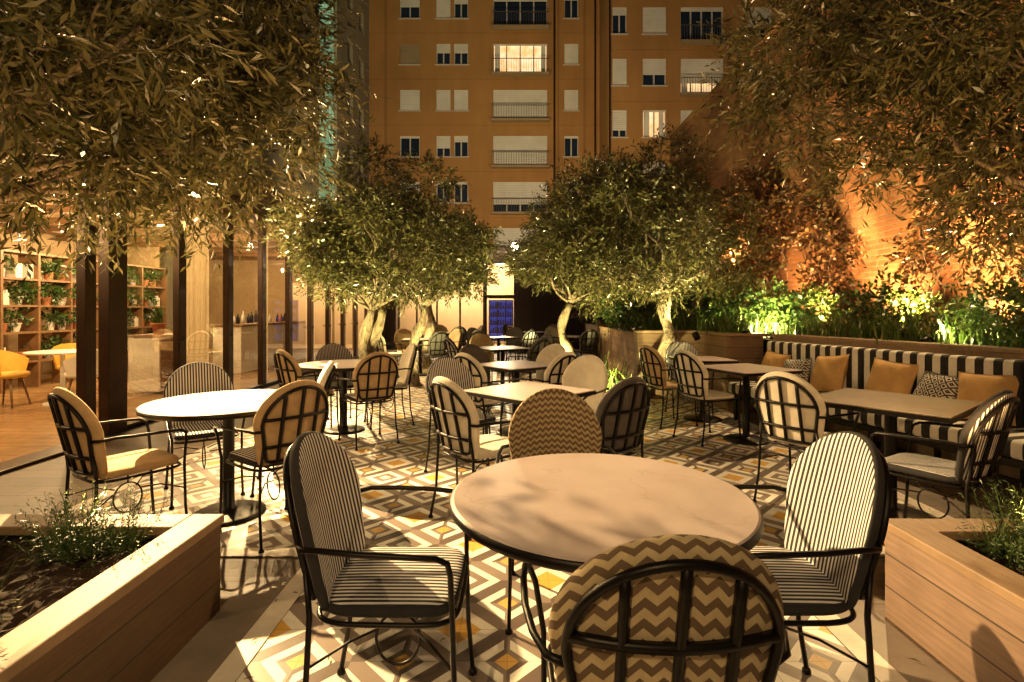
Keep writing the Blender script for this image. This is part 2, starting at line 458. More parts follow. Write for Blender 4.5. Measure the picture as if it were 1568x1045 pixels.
# ------------------------------------------------------------ planters
def planter(x0,x1,y0,y1,h,side,w=.13,name='wooden_planter'):
    e=empty(name)
    mb=MB()
    mb.box(x0,x0+.05,y0,y1,0,h-.04); mb.box(x1-.05,x1,y0,y1,0,h-.04); mb.obj('side_boards',[side],e,False,.004)
    mb=MB(); mb.box(x0+.051,x1-.051,y0,y0+.05,0,h-.04); mb.box(x0+.051,x1-.051,y1-.05,y1-.002,0,h-.04); mb.obj('end_boards',[M_planterx],e,False,.004)
    mb=MB(); mb.box(x0-.012,x0+w,y0-.01,y1+.012,h-.04,h); mb.box(x1-w,x1+.012,y0-.01,y1+.012,h-.04,h)
    mb.box(x0+w+.002,x1-w-.002,y1-w,y1+.012,h-.04,h-.001); mb.box(x0+w+.002,x1-w-.002,y0-.01,y0+w,h-.04,h-.001)
    mb.obj('cap_boards',[M_plantertop],e,False,.006)
    nx,ny=110,110; vs=[];fs=[]
    for i in range(nx+1):
        for j in range(ny+1):
            vs.append((x0+.05+(x1-x0-.1)*i/nx,y0+.05+(y1-y0-.1)*j/ny,h-.085+.018*math.sin(i*.33+j*.19)*math.cos(j*.31)+random.uniform(-.012,.014)))
    for i in range(nx):
        for j in range(ny): fs.append((i*(ny+1)+j,(i+1)*(ny+1)+j,(i+1)*(ny+1)+j+1,i*(ny+1)+j+1))
    mb=MB(); mb.add(vs,fs); mb.obj('soil',[M_soil],e,False)
planter(-3.4,-1.31,-.4,2.35,.43,M_planter_shade)
planter(1.64,3.9,-.4,2.30,.43,M_planter_lit)

# ------------------------------------------------------------ foliage helpers
def quads(name,V,mat,parent=None):
    V=np.asarray(V,dtype=np.float32).reshape(-1,3); nf=len(V)//4
    me=bpy.data.meshes.new(name); me.vertices.add(len(V)); me.vertices.foreach_set('co',V.ravel())
    me.loops.add(nf*4); me.loops.foreach_set('vertex_index',np.arange(nf*4,dtype=np.int32))
    me.polygons.add(nf); me.polygons.foreach_set('loop_start',np.arange(0,nf*4,4,dtype=np.int32))
    me.update(calc_edges=True); me.validate(); me.materials.append(mat)
    return put(name,me,parent)
def nrm(a): return a/np.maximum(np.linalg.norm(a,axis=-1,keepdims=True),1e-9)
def leafquads(P,D,L,W):
    n=len(P); R=nrm(rng.normal(size=(n,3))); S=nrm(np.cross(D,R)); N=np.cross(S,D)
    L=L*rng.uniform(.65,1.25,(n,1)); W=W*rng.uniform(.7,1.2,(n,1))
    mid=P+D*L*.5+N*L*.06
    return np.stack([P,mid+S*W*.5,P+D*L,mid-S*W*.5],axis=1).reshape(-1,3)
def foliage(name,clumps,ntw,lpt,tl,L,W,mat,parent=None,droop=.35,inner=.35,zs=.85,twig=True):
    C=np.array(clumps,dtype=float); w=C[:,3]**2; w/=w.sum()
    idx=rng.choice(len(C),ntw,p=w); c=C[idx]
    u=nrm(rng.normal(size=(ntw,3))); rad=c[:,3:4]*(inner+(1-inner)*rng.uniform(0,1,(ntw,1))**.6)
    base=c[:,:3]+u*rad*np.array([1,1,zs])
    d=nrm(u+rng.normal(size=(ntw,3))*.55+np.array([0,0,-droop+.25]))
    T=tl*rng.uniform(.5,1.4,(ntw,1))
    P=[];D=[]
    for i in range(lpt):
        t=(i+.3)/lpt
        p=base+d*T*t+np.array([0,0,-droop*.35])*T*t*t
        perp=nrm(np.cross(d,nrm(rng.normal(size=(ntw,3)))))
        P.append(p); D.append(nrm(d*.75+perp*.75+np.array([0,0,-.12])))
    V=leafquads(np.concatenate(P),np.concatenate(D),L,W)
    if twig:
        S=nrm(np.cross(d,rng.normal(size=(ntw,3))))*.0016
        e=base+d*T+np.array([0,0,-droop*.35])*T
        tw=np.stack([base-S,base+S,e+S*.4,e-S*.4],axis=1).reshape(-1,3); V=np.concatenate([V,tw])
    return quads(name,V,mat,parent)
def limb(mb,p0,p1,r0,r1,n=8,wob=.06,sides=8):
    p0,p1=Vector(p0),Vector(p1); L=(p1-p0).length; pts=[];rs=[]
    ph=random.uniform(0,6)
    for i in range(n+1):
        t=i/n; p=p0.lerp(p1,t)
        k=math.sin(t*math.pi)
        p+=Vector((math.sin(ph+t*5),math.cos(ph*1.3+t*6),.3*math.sin(t*7+ph)))*wob*L*k
        pts.append(p); rs.append(r0+(r1-r0)*t+ (.16*r0*math.sin(t*17+ph) if r0>.04 else 0))
    mb.tube(pts,rs,sides); return pts
def tree(base,fork,clumps,r,ntw,lpt=12,tl=.26,L=.06,W=.013,name='olive_tree',trunks=1,inner=.35,lr=.3):
    e=empty(name); mb=MB()
    b=Vector(base); f=Vector(fork)
    for k in range(trunks):
        o=Vector((random.uniform(-.1,.1),random.uniform(-.1,.1),0))*(k>0)
        limb(mb,b+o,f+o*2,r*(1 if k==0 else .7),r*.62,14,.10,12)
    mb.lathe([(0,.03),(r*1.1,.06),(r*1.5,.02),(r*1.9,-.01)],tuple(b),12)
    for c in clumps:
        cc=Vector(c[:3]); pl=limb(mb,f,cc,r*lr,r*.06,8,.08,6)
        for k in range(3):
            u=Vector(nrm(rng.normal(size=3))); limb(mb,pl[5+k%3],cc+u*c[3]*.8,r*.07,.003,4,.06,4)
    mb.obj('trunk_and_limbs',[M_bark],e,True)
    foliage('foliage',clumps,ntw,lpt,tl,L,W,L_olive,e,inner=inner)
    return e
cl=[(-1.88,2.2,2.42,.40),(-1.57,2.6,2.6,.38),(-1.30,2.85,2.8,.34),(-2.17,2.45,2.12,.34),(-1.82,2.75,2.25,.34),(-1.45,2.95,2.3,.28),
    (-1.26,3.05,2.56,.26),(-2.42,3.0,2.05,.34),(-1.95,3.2,2.1,.28),(-2.0,2.5,2.9,.43),(-1.55,2.9,3.05,.40),(-2.5,2.3,2.7,.45),(-2.45,1.9,2.35,.35),(-1.32,2.5,3.0,.33),(-2.6,3.3,2.7,.4),
    (-1.35,1.9,2.38,.24),(-1.7,1.75,2.2,.26)]
tree((-2.75,2.05,.36),(-2.5,2.15,1.75),cl,.10,2500,11,.25,.078,.0165,inner=.3,lr=.22)
cr=[(1.80,3.4,3.1,.34),(2.26,3.2,3.05,.40),(2.62,2.9,2.9,.42),(2.05,3.6,2.72,.32),(2.42,3.1,2.55,.34),(2.6,2.75,2.3,.30),(2.85,3.0,2.08,.32),
    (2.92,3.2,1.84,.24),(2.3,3.5,3.5,.4),(2.9,3.1,2.6,.42),(2.45,3.6,2.35,.24),(1.72,3.7,2.85,.2),(2.7,3.5,3.3,.45),(3.1,2.5,2.5,.4),(2.2,2.6,2.75,.28),(2.5,2.5,2.6,.3)]
tree((3.2,1.9,.36),(3.0,2.3,1.7),cr,.10,2500,11,.25,.070,.0155,inner=.3,lr=.18)
def crown(c,rx,ry,rz,n,r):
    out=[]
    for i in range(n):
        u=nrm(rng.normal(size=3)); k=rng.uniform(.35,.88)
        out.append((c[0]+u[0]*rx*k,c[1]+u[1]*ry*k,c[2]+u[2]*rz*k,r*rng.uniform(.6,1.2)))
    return out
tree((-2.25,8.1,0),(-2.15,8.0,1.35),crown((-2.0,7.9,2.5),1.6,1.4,1.1,30,.38)+[(-2.6,7.6,1.75,.3),(-1.5,7.7,1.7,.3),(-1.9,7.3,1.8,.3),(-1.0,7.8,1.9,.3)],.11,4300,11,.22,.075,.020,trunks=2,lr=.25)
tree((1.85,7.5,.0),(2.2,7.4,1.6),crown((1.85,7.5,2.66),1.7,1.4,1.3,32,.40)+[(1.2,7.1,1.75,.3),(2.7,7.1,1.9,.32),(1.6,7.0,1.85,.3),(.75,7.3,2.0,.3)],.12,4700,11,.22,.075,.020,lr=.25)
tree((-1.75,9.3,0),(-1.6,9.4,1.4),crown((-1.1,9.6,2.4),1.0,1.0,1.0,14,.36),.11,1500,11,.2,.085,.024)
tree((1.05,10.8,0),(1.2,10.8,1.5),crown((1.3,10.9,2.6),1.4,1.2,1.25,16,.42),.12,1900,11,.2,.09,.026)
tree((1.85,11.6,0),(1.8,11.6,1.5),crown((2.4,11.7,2.8),1.4,1.2,1.4,14,.45),.12,1500,11,.2,.09,.026)
tree((-1.95,12.2,0),(-2.0,12.2,1.6),crown((-2.2,12.4,2.9),1.3,1.2,1.2,14,.42),.12,1400,11,.2,.09,.026)

# fallen leaves
nl=420
P=np.stack([rng.uniform(-3.2,3.0,nl),rng.uniform(1.0,9,nl),np.full(nl,.0125)],1); an=rng.uniform(0,2*np.pi,nl)
D=np.stack([np.cos(an),np.sin(an),np.zeros(nl)],1); S=np.stack([-np.sin(an),np.cos(an),np.zeros(nl)],1)
LL=rng.uniform(.03,.05,(nl,1)); mid=P+D*LL*.5+np.array([0,0,.004])
quads('fallen_leaves',np.stack([P,mid+S*.0045,P+D*LL,mid-S*.0045],1),L_dry)

def blades(name,centers,n,L,W,mat,spread=.12,parent=None):
    V=[]
    for (cx,cy,cz) in centers:
        for i in range(n):
            a=random.uniform(0,2*math.pi); l=L*random.uniform(.6,1.2); lean=random.uniform(.15,.9)
            p=Vector((cx+random.gauss(0,spread*.4),cy+random.gauss(0,spread*.4),cz)); s=Vector((-math.sin(a),math.cos(a),0))*W*.5
            prev=None
            for k in range(5):
                t=k/4; h=l*(t-lean*.55*t*t); q=p+Vector((math.cos(a),math.sin(a),0))*l*lean*t*t*.8+Vector((0,0,h)); ww=s*(1-t*.9 if k else .7)
                if prev: V+= [prev[0],prev[1],q+ww,q-ww]
                prev=(q-ww,q+ww)
    return quads(name,[tuple(v) for v in V],mat,parent)
for cs in ([(-1.70,2.08,.37,.08),(-1.80,2.12,.37,.07),(-1.60,2.14,.37,.06)],[(-2.05,1.80,.36,.08),(-2.25,1.95,.36,.08)],[(-1.98,1.45,.37,.08),(-1.86,1.4,.36,.07)],[(-1.62,1.45,.36,.07),(-1.7,1.3,.36,.07)],
           [(2.0,2.08,.38,.08),(2.12,2.05,.38,.08)],[(2.35,1.9,.38,.09),(2.2,1.75,.36,.08)],[(2.6,2.05,.42,.13),(2.75,1.8,.45,.13)]):
    e=empty('rosemary_plant'); foliage('sprigs',cs,170,20,.15,.022,.0045,L_herb,e,droop=-1.1,inner=.1,zs=.5)

# ------------------------------------------------------------ right-hand beds, bench, wall
mb=MB(); e=empty('raised_planting_bed')
BA=Vector((3.30,6.65,0)); BB=Vector((4.32,2.70,0)); bl=(BB-BA).length; bang=math.atan2(BB.y-BA.y,BB.x-BA.x)
nx=Vector((-(BB-BA).y,(BB-BA).x,0)).normalized()
if nx.x<0: nx=-nx
def strip(a,b,o0,o1,z0,z1,mi=0):
    P=[a+nx*o0,b+nx*o0,b+nx*o1,a+nx*o1]
    mb.add([(p.x,p.y,z0) for p in P]+[(p.x,p.y,z1) for p in P],[(0,3,2,1),(4,5,6,7),(0,1,5,4),(1,2,6,5),(2,3,7,6),(3,0,4,7)],mi)
strip(BA-(BB-BA)*.02,BB,.10,.16,0,1.0)
strip(BA-(BB-BA)*.02,BB,.08,.30,1.002,1.04)
mb.obj('front_boards',[M_plantertop],e,False,.004)
mb=MB(); mb.box(1.95,2.9,7.9,7.96,0,1.0); mb.box(2.9,3.32,6.9,6.96,0,1.0); mb.box(2.84,2.9,6.9,7.9,0,1.0)
mb.box(2.0,6,13.5,13.56,0,1.0)
mb.box(1.9,1.95,7.9,13.5,0,1.0)
mb.obj('corner_boards',[M_planterx],e,False,.004)
mb=MB(); mb.box(1.88,2.83,7.88,8.1,1.002,1.04); mb.box(2.82,3.4,6.86,7.06,1.002,1.04); mb.box(2.82,3.0,7.062,7.878,1.002,1.038)
mb.obj('cap_boards',[M_plantertop],e,False,.006)
mb=MB(); mb.add([(3.42,6.9,.95),(4.45,2.7,.95),(5,2.7,.95),(5,6.9,.95)],[(0,1,2,3)]); mb.add([(2.9,6.97,.95),(5,6.97,.95),(5,13.5,.95),(2.9,13.5,.95)],[(0,1,2,3)]); mb.add([(1.96,7.97,.951),(2.89,7.97,.951),(2.89,13.5,.951),(1.96,13.5,.951)],[(0,1,2,3)])
mb.obj('soil',[M_soil],e)
e=empty('striped_bench',tuple(BA),bang-math.pi/2)
sgn = 1 if (Matrix.Rotation(bang-math.pi/2,3,'Z')@Vector((1,0,0))).dot(nx)<0 else -1
mb=MB()
def bb(x0,x1,y0,y1,z0,z1):
    a,b=sorted((sgn*x0,sgn*x1)); mb.box(a,b,y0,y1,z0,z1)
nseg=3; sl=bl/nseg
for i in range(nseg):
    bb(.10,.66,i*sl+.006,(i+1)*sl-.006,.33,.46)
    bb(-.06,.09,i*sl+.006,(i+1)*sl-.006,.34,.96)
o=mb.obj('striped_upholstery',[F_bench],e,True,.035); o.modifiers['bev'].segments=4
mb=MB(); bb(-.05,.64,0.02,bl-.02,.27,.325)
for i in range(7):
    y=.1+(bl-.2)*i/6; bb(.58,.62,y-.02,y+.02,0,.27); bb(-.02,.02,y-.02,y+.02,0,.27)
mb.obj('frame',[M_black],e,False,.004)
def pillow(along,mat,s=.42,tilt=.35,rot=0,off=.24):
    p=BA+(BB-BA).normalized()*along-nx*off
    n=14
    mbp=MB()
    for sd in (1,-1):
        vs=[];fs=[]
        for i in range(n+1):
            for j in range(n+1):
                a=2*i/n-1; b=2*j/n-1
                pa=1-.10*(1-b*b); pb=1-.10*(1-a*a)
                h=(max(0,(1-a**4)*(1-b**4)))**.6*.085+.010*math.sin(a*7+b*5+along)*(1-a*a)*(1-b*b)
                vs.append((sd*h,a*s/2*pa,b*s/2*pb+s/2))
        for i in range(n):
            for j in range(n):
                q=(i*(n+1)+j,(i+1)*(n+1)+j,(i+1)*(n+1)+j+1,i*(n+1)+j+1); fs.append(q if sd>0 else q[::-1])
        mbp.add(vs,fs)
    o=mbp.obj('throw_pillow',[mat],None,True)
    o.location=(p.x,p.y,.462); ang=math.atan2(-nx.y,-nx.x)+rot
    o.rotation_euler=(Matrix.Rotation(ang,3,'Z')@Matrix.Rotation(-tilt,3,'Y')@Matrix.Rotation(random.uniform(-.15,.15),3,'X')).to_euler()
pillow(.22,F_orange,.40); pillow(.62,F_ikat,.36,.4,.1); pillow(1.05,F_orange,.44,.35,-.1)
pillow(1.72,F_orange,.44,.35,.1); pillow(2.12,F_ikat,.38,.45,-.1); pillow(2.55,F_orange,.42,.4,.15); pillow(3.1,F_orange,.44,.35,-.1)

mb=MB(); mb.box(5.0,5.3,-1,16.5,0,6.7)
e=empty('brick_wall'); mb.obj('bricks',[M_brick],e)
mb=MB(); mb.box(4.95,5.35,-1,16.5,6.703,6.8); mb.obj('coping',[M_band],e)

gr=[]
for i in range(28):
    t=i/27; p=BA+(BB-BA)*t+nx*(.36+random.uniform(0,.14)); gr.append((p.x,p.y,1.0))
e=empty('agapanthus_border'); blades('blades',gr,30,.42,.020,L_blade,.30,e)
e=empty('agapanthus_border'); blades('blades',[(random.uniform(2.1,3.4),random.uniform(8.1,8.8),1.0) for i in range(12)]+[(random.uniform(3.0,3.5),random.uniform(7.1,7.8),1.0) for i in range(8)],30,.42,.022,L_blade,.3,e)
e=empty('iris_clump'); blades('blades',[(1.25,7.2,0),(1.45,7.0,0),(1.1,7.6,0),(1.5,7.5,0),(1.35,8.0,0),(.95,8.0,0),(1.05,6.9,0)],40,.75,.03,L_blade,.25,e)
def bush(cs,n,mat,L=.07,W=.04,name='garden_shrub',tl=.22,lpt=9):
    e=empty(name); mb=MB()
    for c in cs:
        for k in range(3):
            u=nrm(rng.normal(size=3)); limb(mb,(c[0]+u[0]*.05,c[1]+u[1]*.05,.96),(c[0]+u[0]*c[3]*.7,c[1]+u[1]*c[3]*.7,c[2]+c[3]*.4),.012,.004,5,.08,5)
    mb.obj('stems',[M_bark],e,True); foliage('foliage',cs,n,lpt,tl,L,W,mat,e,inner=.2)
bush([(3.6,8.4,1.35,.38),(4.0,7.9,1.35,.36),(3.3,9.0,1.4,.42),(3.9,9.2,1.6,.45)],850,L_green,name='laurel_shrub')
bush([(4.25,7.4,1.35,.3),(4.35,6.1,1.4,.3)],330,L_green)
bush([(4.25,5.6,1.3,.22),(4.4,4.75,1.38,.26),(4.3,4.3,1.3,.22)],360,L_green,.06,.025)
bush([(4.6,3.95,1.45,.28),(4.7,2.9,1.35,.3)],280,L_green,.06,.025)
bush([(2.5,9.2,1.4,.45),(2.2,10.2,1.4,.45),(2.9,10.4,1.6,.5)],650,L_green)
iv=[(4.75,10.2,2.3,.55),(4.78,9.5,2.9,.4),(4.75,10.8,3.2,.6),(4.78,9.9,3.7,.4),(4.8,11.5,3.0,.7),(4.8,11.,2.2,.6),(4.8,12.5,2.6,.7)]
bush(iv,1700,L_red,.08,.055,'wall_creeper',.3)
bush([(4.85,8.2,2.6,.3),(4.86,8.0,1.9,.28),(4.86,8.5,3.2,.25),(4.87,7.7,2.2,.18)],330,L_red,.075,.05,'wall_creeper',.28)
bush([(4.87,6.2,2.0,.22),(4.88,6.0,2.5,.18),(4.88,4.6,1.9,.22),(4.88,4.5,2.4,.16),(4.88,5.1,2.2,.15)],280,L_red,.065,.04,'wall_creeper',.26)

# ------------------------------------------------------------ glass pavilion (left)
e=empty('glass_pavilion'); GX=-4.4
mb=MB()
mb.box(GX-.05,GX+.05,5.33,5.47,0,2.95); mb.box(GX-.06,GX+.06,5.63,5.90,0,2.95)
ys=[6.92,8.1,9.2,10.3,11.4,12.5,13.6,14.7,15.8]
for y in ys: mb.box(GX-.045,GX+.045,y-.075,y+.075,.05,2.95)
mb.box(GX-.12,GX+.12,1,16,2.952,3.14)
mb.box(GX-.045,GX+.045,5.905,15.8,.012,.048)
mb.box(GX-.03,GX+.22,1,5.325,.004,.03)
mb.box(GX-.03,GX+.03,2.2,2.32,.03,2.95)
mb.obj('steel_frames',[M_bronze],e,False,.006)
mb=MB()
for a,b in zip([5.92]+ys[:-1],ys):
    mb.box(GX+.052,GX+.09,b-.05,b-.03,.95,1.0); mb.box(GX+.075,GX+.09,b-.17,b-.05,.965,.985)
mb.obj('door_handles',[M_black],e)
mb=MB()
for a,b in zip([5.92]+ys[:-1],ys): mb.add([(GX,a,.05),(GX,b,.05),(GX,b,2.95),(GX,a,2.95)],[(0,1,2,3)])
mb.obj('glass_panes',[M_glass],e)
mb=MB(); mb.box(-10.5,GX+.35,.8,16.3,3.145,3.4); mb.obj('roof',[M_bronze],e)
mb=MB(); mb.box(-10,GX-.13,1,16,2.98,3.14); mb.obj('ceiling',[M_ceil],e)
mb=MB(); mb.box(-10,GX-.04,1,16,-.004,.012); mb.obj('oak_floor',[M_intfloor],e)
mb=MB(); mb.box(-10.2,-10,1,16,0,3.14); mb.box(-10,GX-.13,16,16.2,0,3.14); mb.box(-10,-8.6,12.6,12.75,0,2.975)
mb.obj('interior_walls',[M_cream],e)
mb=MB()
for y in np.arange(1.5,15.9,1.1): mb.box(-9.95,GX-.14,y,y+.07,2.86,2.978)
mb.obj('ceiling_beams',[M_oak],e)
def curtain(y0,y1,name='linen_curtain'):
    n=60; vs=[];fs=[]
    for i in range(n+1):
        t=i/n; y=y0+(y1-y0)*t; x=-4.62+.035*math.sin(t*(y1-y0)*48)+.015*math.sin(t*17)
        vs+=[(x,y,.03),(x,y,2.85)]
    for i in range(n): fs.append((2*i,2*i+2,2*i+3,2*i+1))
    mb=MB(); mb.add(vs,fs); mb.obj(name,[M_curtain],None,True)
curtain(7.15,7.95); curtain(9.5,9.9); curtain(11.7,12.2)
def shelf(y0,y1,x=-8.2):
    e=empty('plant_shelf'); mb=MB()
    for z in (.45,.95,1.4,1.85,2.3): mb.box(x-.35,x,y0,y1,z,z+.035)
    k=int((y1-y0)/.9)+1
    for i in range(k+1):
        y=y0+(y1-y0)*i/k; mb.box(x-.352,x+.002,y-.02,y+.02,.02,2.34)
    mb.obj('boards',[M_oak],e)
    mb=MB(); cs=[]
    for z in (.485,.985,1.435,1.885):
        y=y0+.15
        while y<y1-.12:
            r=random.uniform(.06,.10)
            if random.random()<.75:
                mb.lathe([(0,0),(r*.7,0),(r,.13),(r*1.08,.13),(r*1.08,.15),(0,.15)],(x-.17,y,z),14,mi=random.choice([0,0,1]))
                if random.random()<.85: cs.append((x-.13,y,z+.24,random.uniform(.09,.15)))
            else:
                for q in range(4): mb.box(x-.28,x-.08,y-.06+q*.03,y-.035+q*.03,z,z+random.uniform(.18,.26),1)
            y+=random.uniform(.2,.36)
    mb.obj('pots',[M_terra,M_white],e,False)
    foliage('plants',cs,len(cs)*30,8,.14,.07,.035,L_green,e,inner=.1)
shelf(8.4,10.4); shelf(10.8,12.4)
def shell_chair(x,y,deg,mat):
    e=empty('dining_chair',(x,y,.012),math.radians(deg)); mb=MB()
    n=20; vs=[];fs=[]
    for i in range(n+1):
        a=math.radians(70+220*i/n)
        for k in range(6):
            t=k/5; hz=.44+.36*t*(.55+.45*math.sin(math.pi*i/n)); r=.22+.05*t
            vs.append((r*math.cos(a),r*math.sin(a)*1.05,hz))
    for i in range(n):
        for k in range(5): fs.append((i*6+k,(i+1)*6+k,(i+1)*6+k+1,i*6+k+1))
    mb.add(vs,fs); mb.lathe([(0,.40),(.2,.40),(.235,.43),(.23,.47),(0,.485)],n=20); mb.obj('shell',[mat],e,True)
    mb=MB()
    for a in (45,135,225,315):
        c,s=math.cos(math.radians(a)),math.sin(math.radians(a)); mb.tube([(.14*c,.14*s,.41),(.24*c,.24*s,0)],[.018,.01],8)
    mb.obj('legs',[M_oak],e,True)
shell_chair(-7.0,7.25,10,M_yellow); shell_chair(-6.95,8.3,-40,M_yellow); shell_chair(-6.0,7.35,180,M_white); shell_chair(-7.2,5.9,30,M_yellow); shell_chair(-6.2,9.9,150,M_yellow)
def ptable(x,y):
    e=empty('dining_table',(x,y,.012)); mb=MB(); mb.lathe([(0,.75),(.42,.75),(.43,.74),(.41,.72),(0,.72)],n=32)
    mb.lathe([(.03,.72),(.03,.05),(.22,.02),(.22,0)],n=20); mb.obj('top_and_pedestal',[M_white],e,True)
ptable(-6.45,7.5); ptable(-6.6,10.4)
e=empty('bar_counter'); mb=MB(); mb.box(-6.3,-5.7,11,14.5,.012,1.0); mb.obj('cabinet',[M_white],e,False,.01)
mb=MB(); mb.box(-6.36,-5.64,10.95,14.55,1.003,1.05); mb.obj('worktop',[M_oak],e,False,.005)
mb=MB()
for i in range(16):
    y=11.1+i*.21; x=random.uniform(-6.2,-5.8); h=random.uniform(.16,.3); mb.lathe([(0,0),(.04,0),(.04,h*.6),(.014,h*.78),(.014,h),(0,h)],(x,y,1.052),10,mi=random.randint(0,2))
mb.obj('bottles',[M_dglass,M_terra,M_white],e,True)
e=empty('sideboard'); mb=MB(); mb.box(-6.1,-5.6,8.3,9.0,.05,.92)
mb.obj('cabinet',[M_white],e,False,.01)
mb=MB(); mb.box(-6.13,-5.57,8.27,9.03,.923,.95); [mb.box(-5.598,-5.585,8.32+.34*i,8.64+.34*i,.1,.88) for i in range(2)]; mb.obj('top_and_doors',[M_oak],e)
e=empty('potted_fern',(-5.85,8.65,.95)); mb=MB(); mb.lathe([(0,0),(.07,0),(.1,.16),(.11,.16),(.11,.18),(0,.17)],n=16); mb.obj('pot',[M_terra],e,True)
blades('fronds',[(0,0,.16)],60,.38,.03,L_blade,.05,e)

# ------------------------------------------------------------ rear wall
e=empty('restaurant_rear_building'); mb=MB()
YR=18.0
mb.box(-4.4,-4.0,YR,YR+.3,0,3.3); mb.box(-4.0,-.95,YR,YR+.3,2.3,3.3); mb.box(-1.0,-.92,YR-.02,YR+.3,0,2.3)
mb.box(-4.4,6,YR,YR+4,3.302,3.5); mb.box(.12,6,YR+.05,YR+.3,0,3.3)
mb.box(-.92,.12,YR,YR+.3,2.95,3.3)
mb.obj('walls',[M_slat],e)
mb=MB()
for x in np.arange(.14,5,.09): mb.box(x,x+.045,YR-.03,YR+.045,0,3.28)
mb.obj('slats',[M_slat],e)
mb=MB(); mb.box(-4.4,.12,YR+2.5,YR+2.6,0,3.3); mb.box(-4.4,6,YR+.31,YR+2.49,-.004,.01); mb.obj('room',[M_cream],e)
mb=MB()
for x in (-3.3,-2.6,-1.8): mb.box(x-.03,x+.03,YR+.1,YR+.16,0,2.3)
mb.box(-.92,.12,YR+.1,YR+.16,1.75,1.87); mb.box(-.93,-.87,YR+.1,YR+.16,0,2.95); mb.box(.06,.12,YR-.02,YR+.04,0,2.95)
mb.obj('frames',[M_bronze],e)
mb=MB(); mb.box(-.86,.05,YR+1.4,YR+1.45,.2,1.7); mb.obj('wine_cooler',[M_blue],e)
mb=MB()
for z in (.2,.5,.8,1.1,1.4,1.68): mb.box(-.86,.05,YR+1.3,YR+1.39,z,z+.04)
for x in (-.86,-.56,-.26,.02): mb.box(x,x+.03,YR+1.28,YR+1.395,.2,1.72)
for z in (.54,.84,1.14,1.44):
    for x in np.arange(-.8,.0,.09): mb.box(x,x+.05,YR+1.31,YR+1.385,z,z+random.uniform(.08,.2))
mb.obj('shelves',[M_slat],e)

# ------------------------------------------------------------ apartment buildings
def facade(mbs,x0,x1,z0,z1,y,ops,axis='x'):
    xs=sorted(set([x0,x1]+[v for o in ops for v in o[:2]])); zs=sorted(set([z0,z1]+[v for o in ops for v in o[2:4]]))
    D=.22
    def P(x,dy,z): return (x,y+dy,z) if axis=='x' else (y-dy*1.0,x,z)
    for i in range(len(xs)-1):
        for j in range(len(zs)-1):
            cx=(xs[i]+xs[i+1])/2; cz=(zs[j]+zs[j+1])/2
            if any(o[0]<cx<o[1] and o[2]<cz<o[3] for o in ops): continue
            mbs.add([P(xs[i],0,zs[j]),P(xs[i+1],0,zs[j]),P(xs[i+1],0,zs[j+1]),P(xs[i],0,zs[j+1])],[(0,1,2,3)])
    for o in ops:
        a,b,c,d=o[:4]
        mbs.add([P(a,0,c),P(b,0,c),P(b,0,d),P(a,0,d),P(a,D,c),P(b,D,c),P(b,D,d),P(a,D,d)],[(0,1,5,4),(1,2,6,5),(2,3,7,6),(3,0,4,7)])
def window(mb,a,b,c,d,y,kind,balc=False):
    fw=.06; Y=y+.12
    g={'lit':3,'dim':6}.get(kind,2)
    mb.add([(a,y+.20,c),(b,y+.20,c),(b,y+.20,d),(a,y+.20,d)],[(0,1,2,3)],g)
    for q in ((a,a+fw,c,d),(b-fw,b,c,d),(a+fw,b-fw,c,c+fw),(a+fw,b-fw,d-fw,d)): mb.box(q[0],q[1],Y,Y+.06,q[2],q[3],0)
    n=2 if b-a<2 else 4
    for i in range(1,n):
        x=a+(b-a)*i/n; mb.box(x-.04,x+.04,Y,Y+.06,c+fw,d-fw,0)
    sh={'open':.12,'half':.5,'closed':.97,'brown':.97,'lit':.06,'dim':.7}[kind]
    if kind=='half': sh=random.choice([.3,.45,.6,.75])
    zz=d-(d-c)*sh; k=5 if kind=='brown' else 1
    nz=int((d-zz)/.12)+1
    for i in range(nz):
        z1=d-i*(d-zz)/nz; z0=d-(i+1)*(d-zz)/nz
        mb.box(a+.01,b-.01,y+.05,y+.075,z0+.012,z1,k)
    if kind in('lit','dim'):
        mb.box(a+.1,a+.45,y+.185,y+.19,c,d,1); mb.box(b-.4,b-.1,y+.185,y+.19,c,d,1)
    mb.box(a-.08,b+.08,y-.07,y-.002,c-.07,c-.002,0)
    if balc:
        mb.box(a-.1,b+.1,y-.50,y-.46,c+.75,c+.79,4); mb.box(a-.1,b+.1,y-.5,y-.072,c-.2,c-.08,5)
        for x in np.arange(a-.1,b+.1,.16): mb.box(x,x+.018,y-.49,y-.47,c-.08,c+.75,4)
e=empty('apartment_building'); mbw=MB(); mbn=MB(); ops=[]
kinds={(0,0):'brown',(0,1):'half',(0,2):'half',(0,3):'lit',(0,4):'closed',(1,0):'closed',(1,1):'closed',(1,2):'closed',(1,3):'closed',(1,4):'closed',
 (2,0):'open',(2,1):'half',(2,2):'half',(2,3):'closed',(2,4):'open',(-1,0):'half',(-1,1):'closed',(-1,2):'half',(-1,3):'open',(-1,4):'open',(3,3):'half',(3,4):'open',(3,1):'open',(3,2):'open',(3,0):'half'}
cols=[(-7.3,-6.0),(-4.93,-4.0),(-3.78,-2.85),(-1.23,2.3),(3.4,4.33)]
for k in range(-2,5):
    for ci,(a,b) in enumerate(cols):
        top=18.68-3.0*k; bot=top-(1.95 if ci==3 else 1.35)
        ops.append((a,b,bot,top)); window(mbn,a,b,bot,top,34,kinds.get((k,ci),'half'),ci==3)
facade(mbw,-9.3,5.7,0,27,34,ops)
ops=[]; cols=[(5.95,6.82),(7.75,9.15),(10.0,12.55),(14,15.4)]
